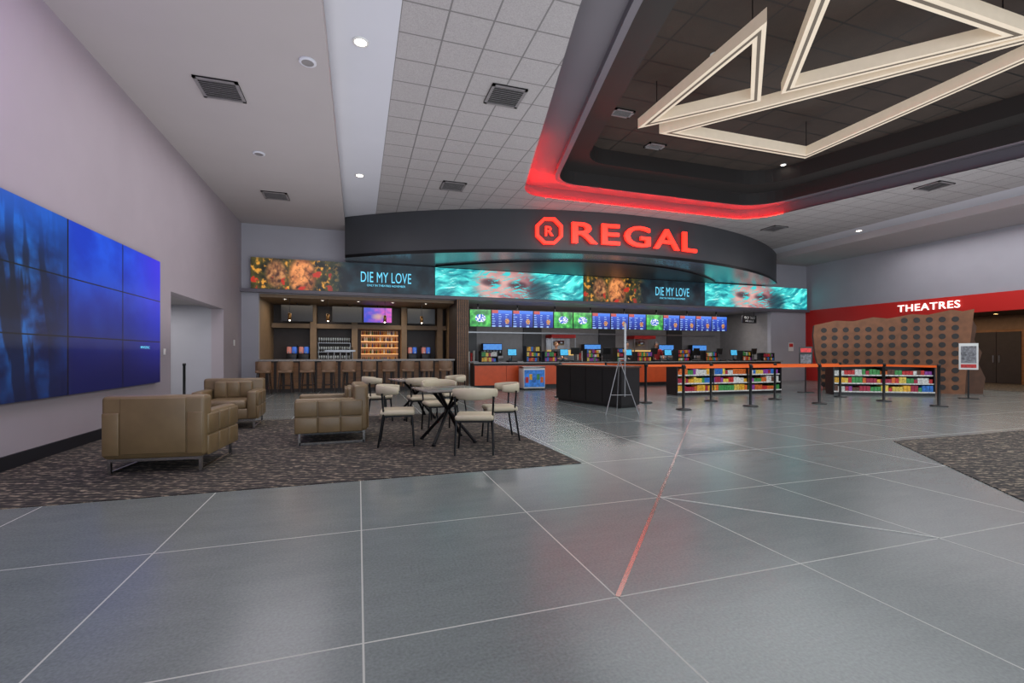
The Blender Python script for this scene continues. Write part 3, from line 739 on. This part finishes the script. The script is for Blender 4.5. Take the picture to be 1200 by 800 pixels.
b=MB(); b.rbox((0,0,0),(.02,.08,.12),.006,white,seg=2); b.build('wall_switch',(-3.59,10.8,1.3))
b=MB(); b.bb(-.15,.15,-.02,.01,-.2,.2,white); b.bb(-.12,.12,-.024,-.02,.0,.16,pm[0]); b.build('fire_notice',(19.6,17.14,1.6))

# ---------------------------------------------------------------- staff
def person(loc,rz,shirt,hair,skin=(190,140,112)):
    root=bpy.data.objects.new('staff_person',None); COL.objects.link(root); root.location=loc; root.rotation_euler=(0,0,rz)
    sm_=mat('skin_%d'%skin[0],skin,.5); sh=mat('shirt_%d_%d'%(shirt[0],shirt[2]),shirt,.8); tr=mat('trousers',(26,26,30),.8); hm=mat('hair_%d'%hair[0],hair,.6)
    def skinned(name,pts,edges,m):
        me=bpy.data.meshes.new(name); me.from_pydata([p[:3] for p in pts],edges,[]); me.materials.append(m)
        o=bpy.data.objects.new(name,me); COL.objects.link(o); o.parent=root
        md=o.modifiers.new('skin','SKIN'); md.use_smooth_shade=True
        for i,p in enumerate(pts): me.skin_vertices[0].data[i].radius=(p[3],p[4] if len(p)>4 else p[3])
        me.skin_vertices[0].data[0].use_root=True
        ss=o.modifiers.new('sub','SUBSURF'); ss.levels=1; ss.render_levels=1
    skinned('legs',[(0,0,.95,.15,.11),(-.1,0,.86,.1),(-.11,0,.5,.07),(-.11,.01,.1,.05),(-.11,-.12,.04,.04),(.1,0,.86,.1),(.11,0,.5,.07),(.11,.01,.1,.05),(.11,-.12,.04,.04)],[(0,1),(1,2),(2,3),(3,4),(0,5),(5,6),(6,7),(7,8)],tr)
    skinned('shirt',[(0,0,.95,.16,.12),(0,0,1.15,.15,.11),(0,0,1.38,.17,.11),(-.19,0,1.42,.07),(-.26,-.02,1.18,.05),(.19,0,1.42,.07),(.26,-.02,1.18,.05),(0,0,1.47,.06)],[(0,1),(1,2),(2,3),(3,4),(2,5),(5,6),(2,7)],sh)
    skinned('forearm_left',[(-.26,-.02,1.2,.042),(-.24,-.2,1.08,.036),(-.2,-.34,1.07,.026),(-.19,-.4,1.065,.03)],[(0,1),(1,2),(2,3)],sm_)
    skinned('forearm_right',[(.26,-.02,1.2,.042),(.24,-.2,1.08,.036),(.2,-.34,1.07,.026),(.19,-.4,1.065,.03)],[(0,1),(1,2),(2,3)],sm_)
    for s in(-1,1):
        for k in range(4):
            x=s*(.165+k*.016); skinned('finger',[(x,-.42,1.065,.009),(x,-.455,1.06,.008),(x,-.475,1.05,.007)],[(0,1),(1,2)],sm_)
        skinned('thumb',[(s*.165,-.39,1.065,.01),(s*.145,-.42,1.06,.008)],[(0,1)],sm_)
    h=MB(); h.cyl((0,0,1.44),(0,-.01,1.56),.05,sm_,12); h.sphere((0,-.01,1.65),.085,sm_,(.9,1.08,1.32)); h.sphere((0,-.105,1.635),.016,sm_,(.8,1.2,1.4),8,6)
    ey=mat('eye_dark',(20,16,14),.3); mo=mat('lips',(150,80,76),.5)
    for s in(-1,1): h.sphere((s*.03,-.092,1.662),.009,ey,(1.3,.6,.7),8,6); h.sphere((s*.078,0,1.65),.02,sm_,(.5,1,1.4),8,6)
    h.sphere((0,-.09,1.59),.02,mo,(1.2,.5,.35),8,6)
    h.sphere((0,.012,1.685),.092,hm,(.96,1.06,1.12)); h.build('head',parent=root)
person((10.75,17.3,0),.1,(30,30,34),(40,26,18)); person((12.5,17.7,0),-.3,(150,34,34),(24,18,16),(150,104,80)); person((8.0,18.4,0),.4,(36,36,40),(90,60,30))

# ---------------------------------------------------------------- lights
def area(name,loc,sx,sy,e,col=(1,1,1),rot=(0,0,0)):
    l=bpy.data.lights.new(name,'AREA'); l.shape='RECTANGLE'; l.size=sx; l.size_y=sy; l.energy=e; l.color=col
    o=bpy.data.objects.new(name,l); COL.objects.link(o); o.location=loc; o.rotation_euler=rot; return o
def spot(name,loc,e,col=(1,.95,.88),ang=100,r=.1):
    l=bpy.data.lights.new(name,'SPOT'); l.energy=e; l.color=col; l.spot_size=math.radians(ang); l.spot_blend=.8; l.shadow_soft_size=r
    o=bpy.data.objects.new(name,l); COL.objects.link(o); o.location=loc
area('lobby_light_left',(-1.7,7,5.4),2.0,14,170,(1,.95,1))
area('lobby_light_mid',(8.7,5,5.7),8,12,700,(.94,.98,1))
area('lobby_light_right',(18.8,6,5.4),2.5,14,270,(1,.96,.98))
area('entrance_daylight',(8,-5,2.6),22,4.5,720,(.84,.93,1),(math.radians(97),0,0))
area('added_ceiling_fill_left',(-1.0,6,1.3),3.5,16,230,(1,.97,.98),(math.pi,0,0))  # unseen fill floating above the chairs, added to brighten the left ceiling
area('added_ceiling_fill_mid',(9,5,1.3),13,14,600,(.97,.98,1),(math.pi,0,0))  # same for the tiled ceiling: added upward fill, no fixture here
for p in [(.03,1.8),(.03,7.1),(.03,12.4),(17.3,7.0),(17.3,12.3)]: spot('downlight_lamp',(p[0],p[1],5.7),170)
area('added_violet_fill',(-2.0,2.5,4.8),.3,5,110,(.6,.34,1),(0,math.radians(90),0))  # added lamp without a fixture, tints the upper left wall purple
area('bar_light',(0,18.3,3.1),5.5,1.2,60,(1,.84,.64))
area('concession_light',(11,18.0,3.2),13,1.0,270,(1,.95,.9))
area('hall_light',(23.4,10.5,2.85),4,11,170,(1,.75,.5))
area('passage_light',(-5.2,13.1,2.55),1.5,2.5,60,(1,.97,.95))
w=bpy.data.worlds.new('world'); bpy.context.scene.world=w; w.use_nodes=True
w.node_tree.nodes['Background'].inputs[0].default_value=(.55,.65,.85,1); w.node_tree.nodes['Background'].inputs[1].default_value=.5

# ---------------------------------------------------------------- camera
cd=bpy.data.cameras.new('camera'); co=bpy.data.objects.new('camera',cd); COL.objects.link(co)
co.location=(0,0,1.25); co.rotation_euler=(math.pi/2,0,-math.atan(180/550)); cd.lens=16.5; cd.shift_y=15/1200; cd.clip_end=200
bpy.context.scene.camera=co
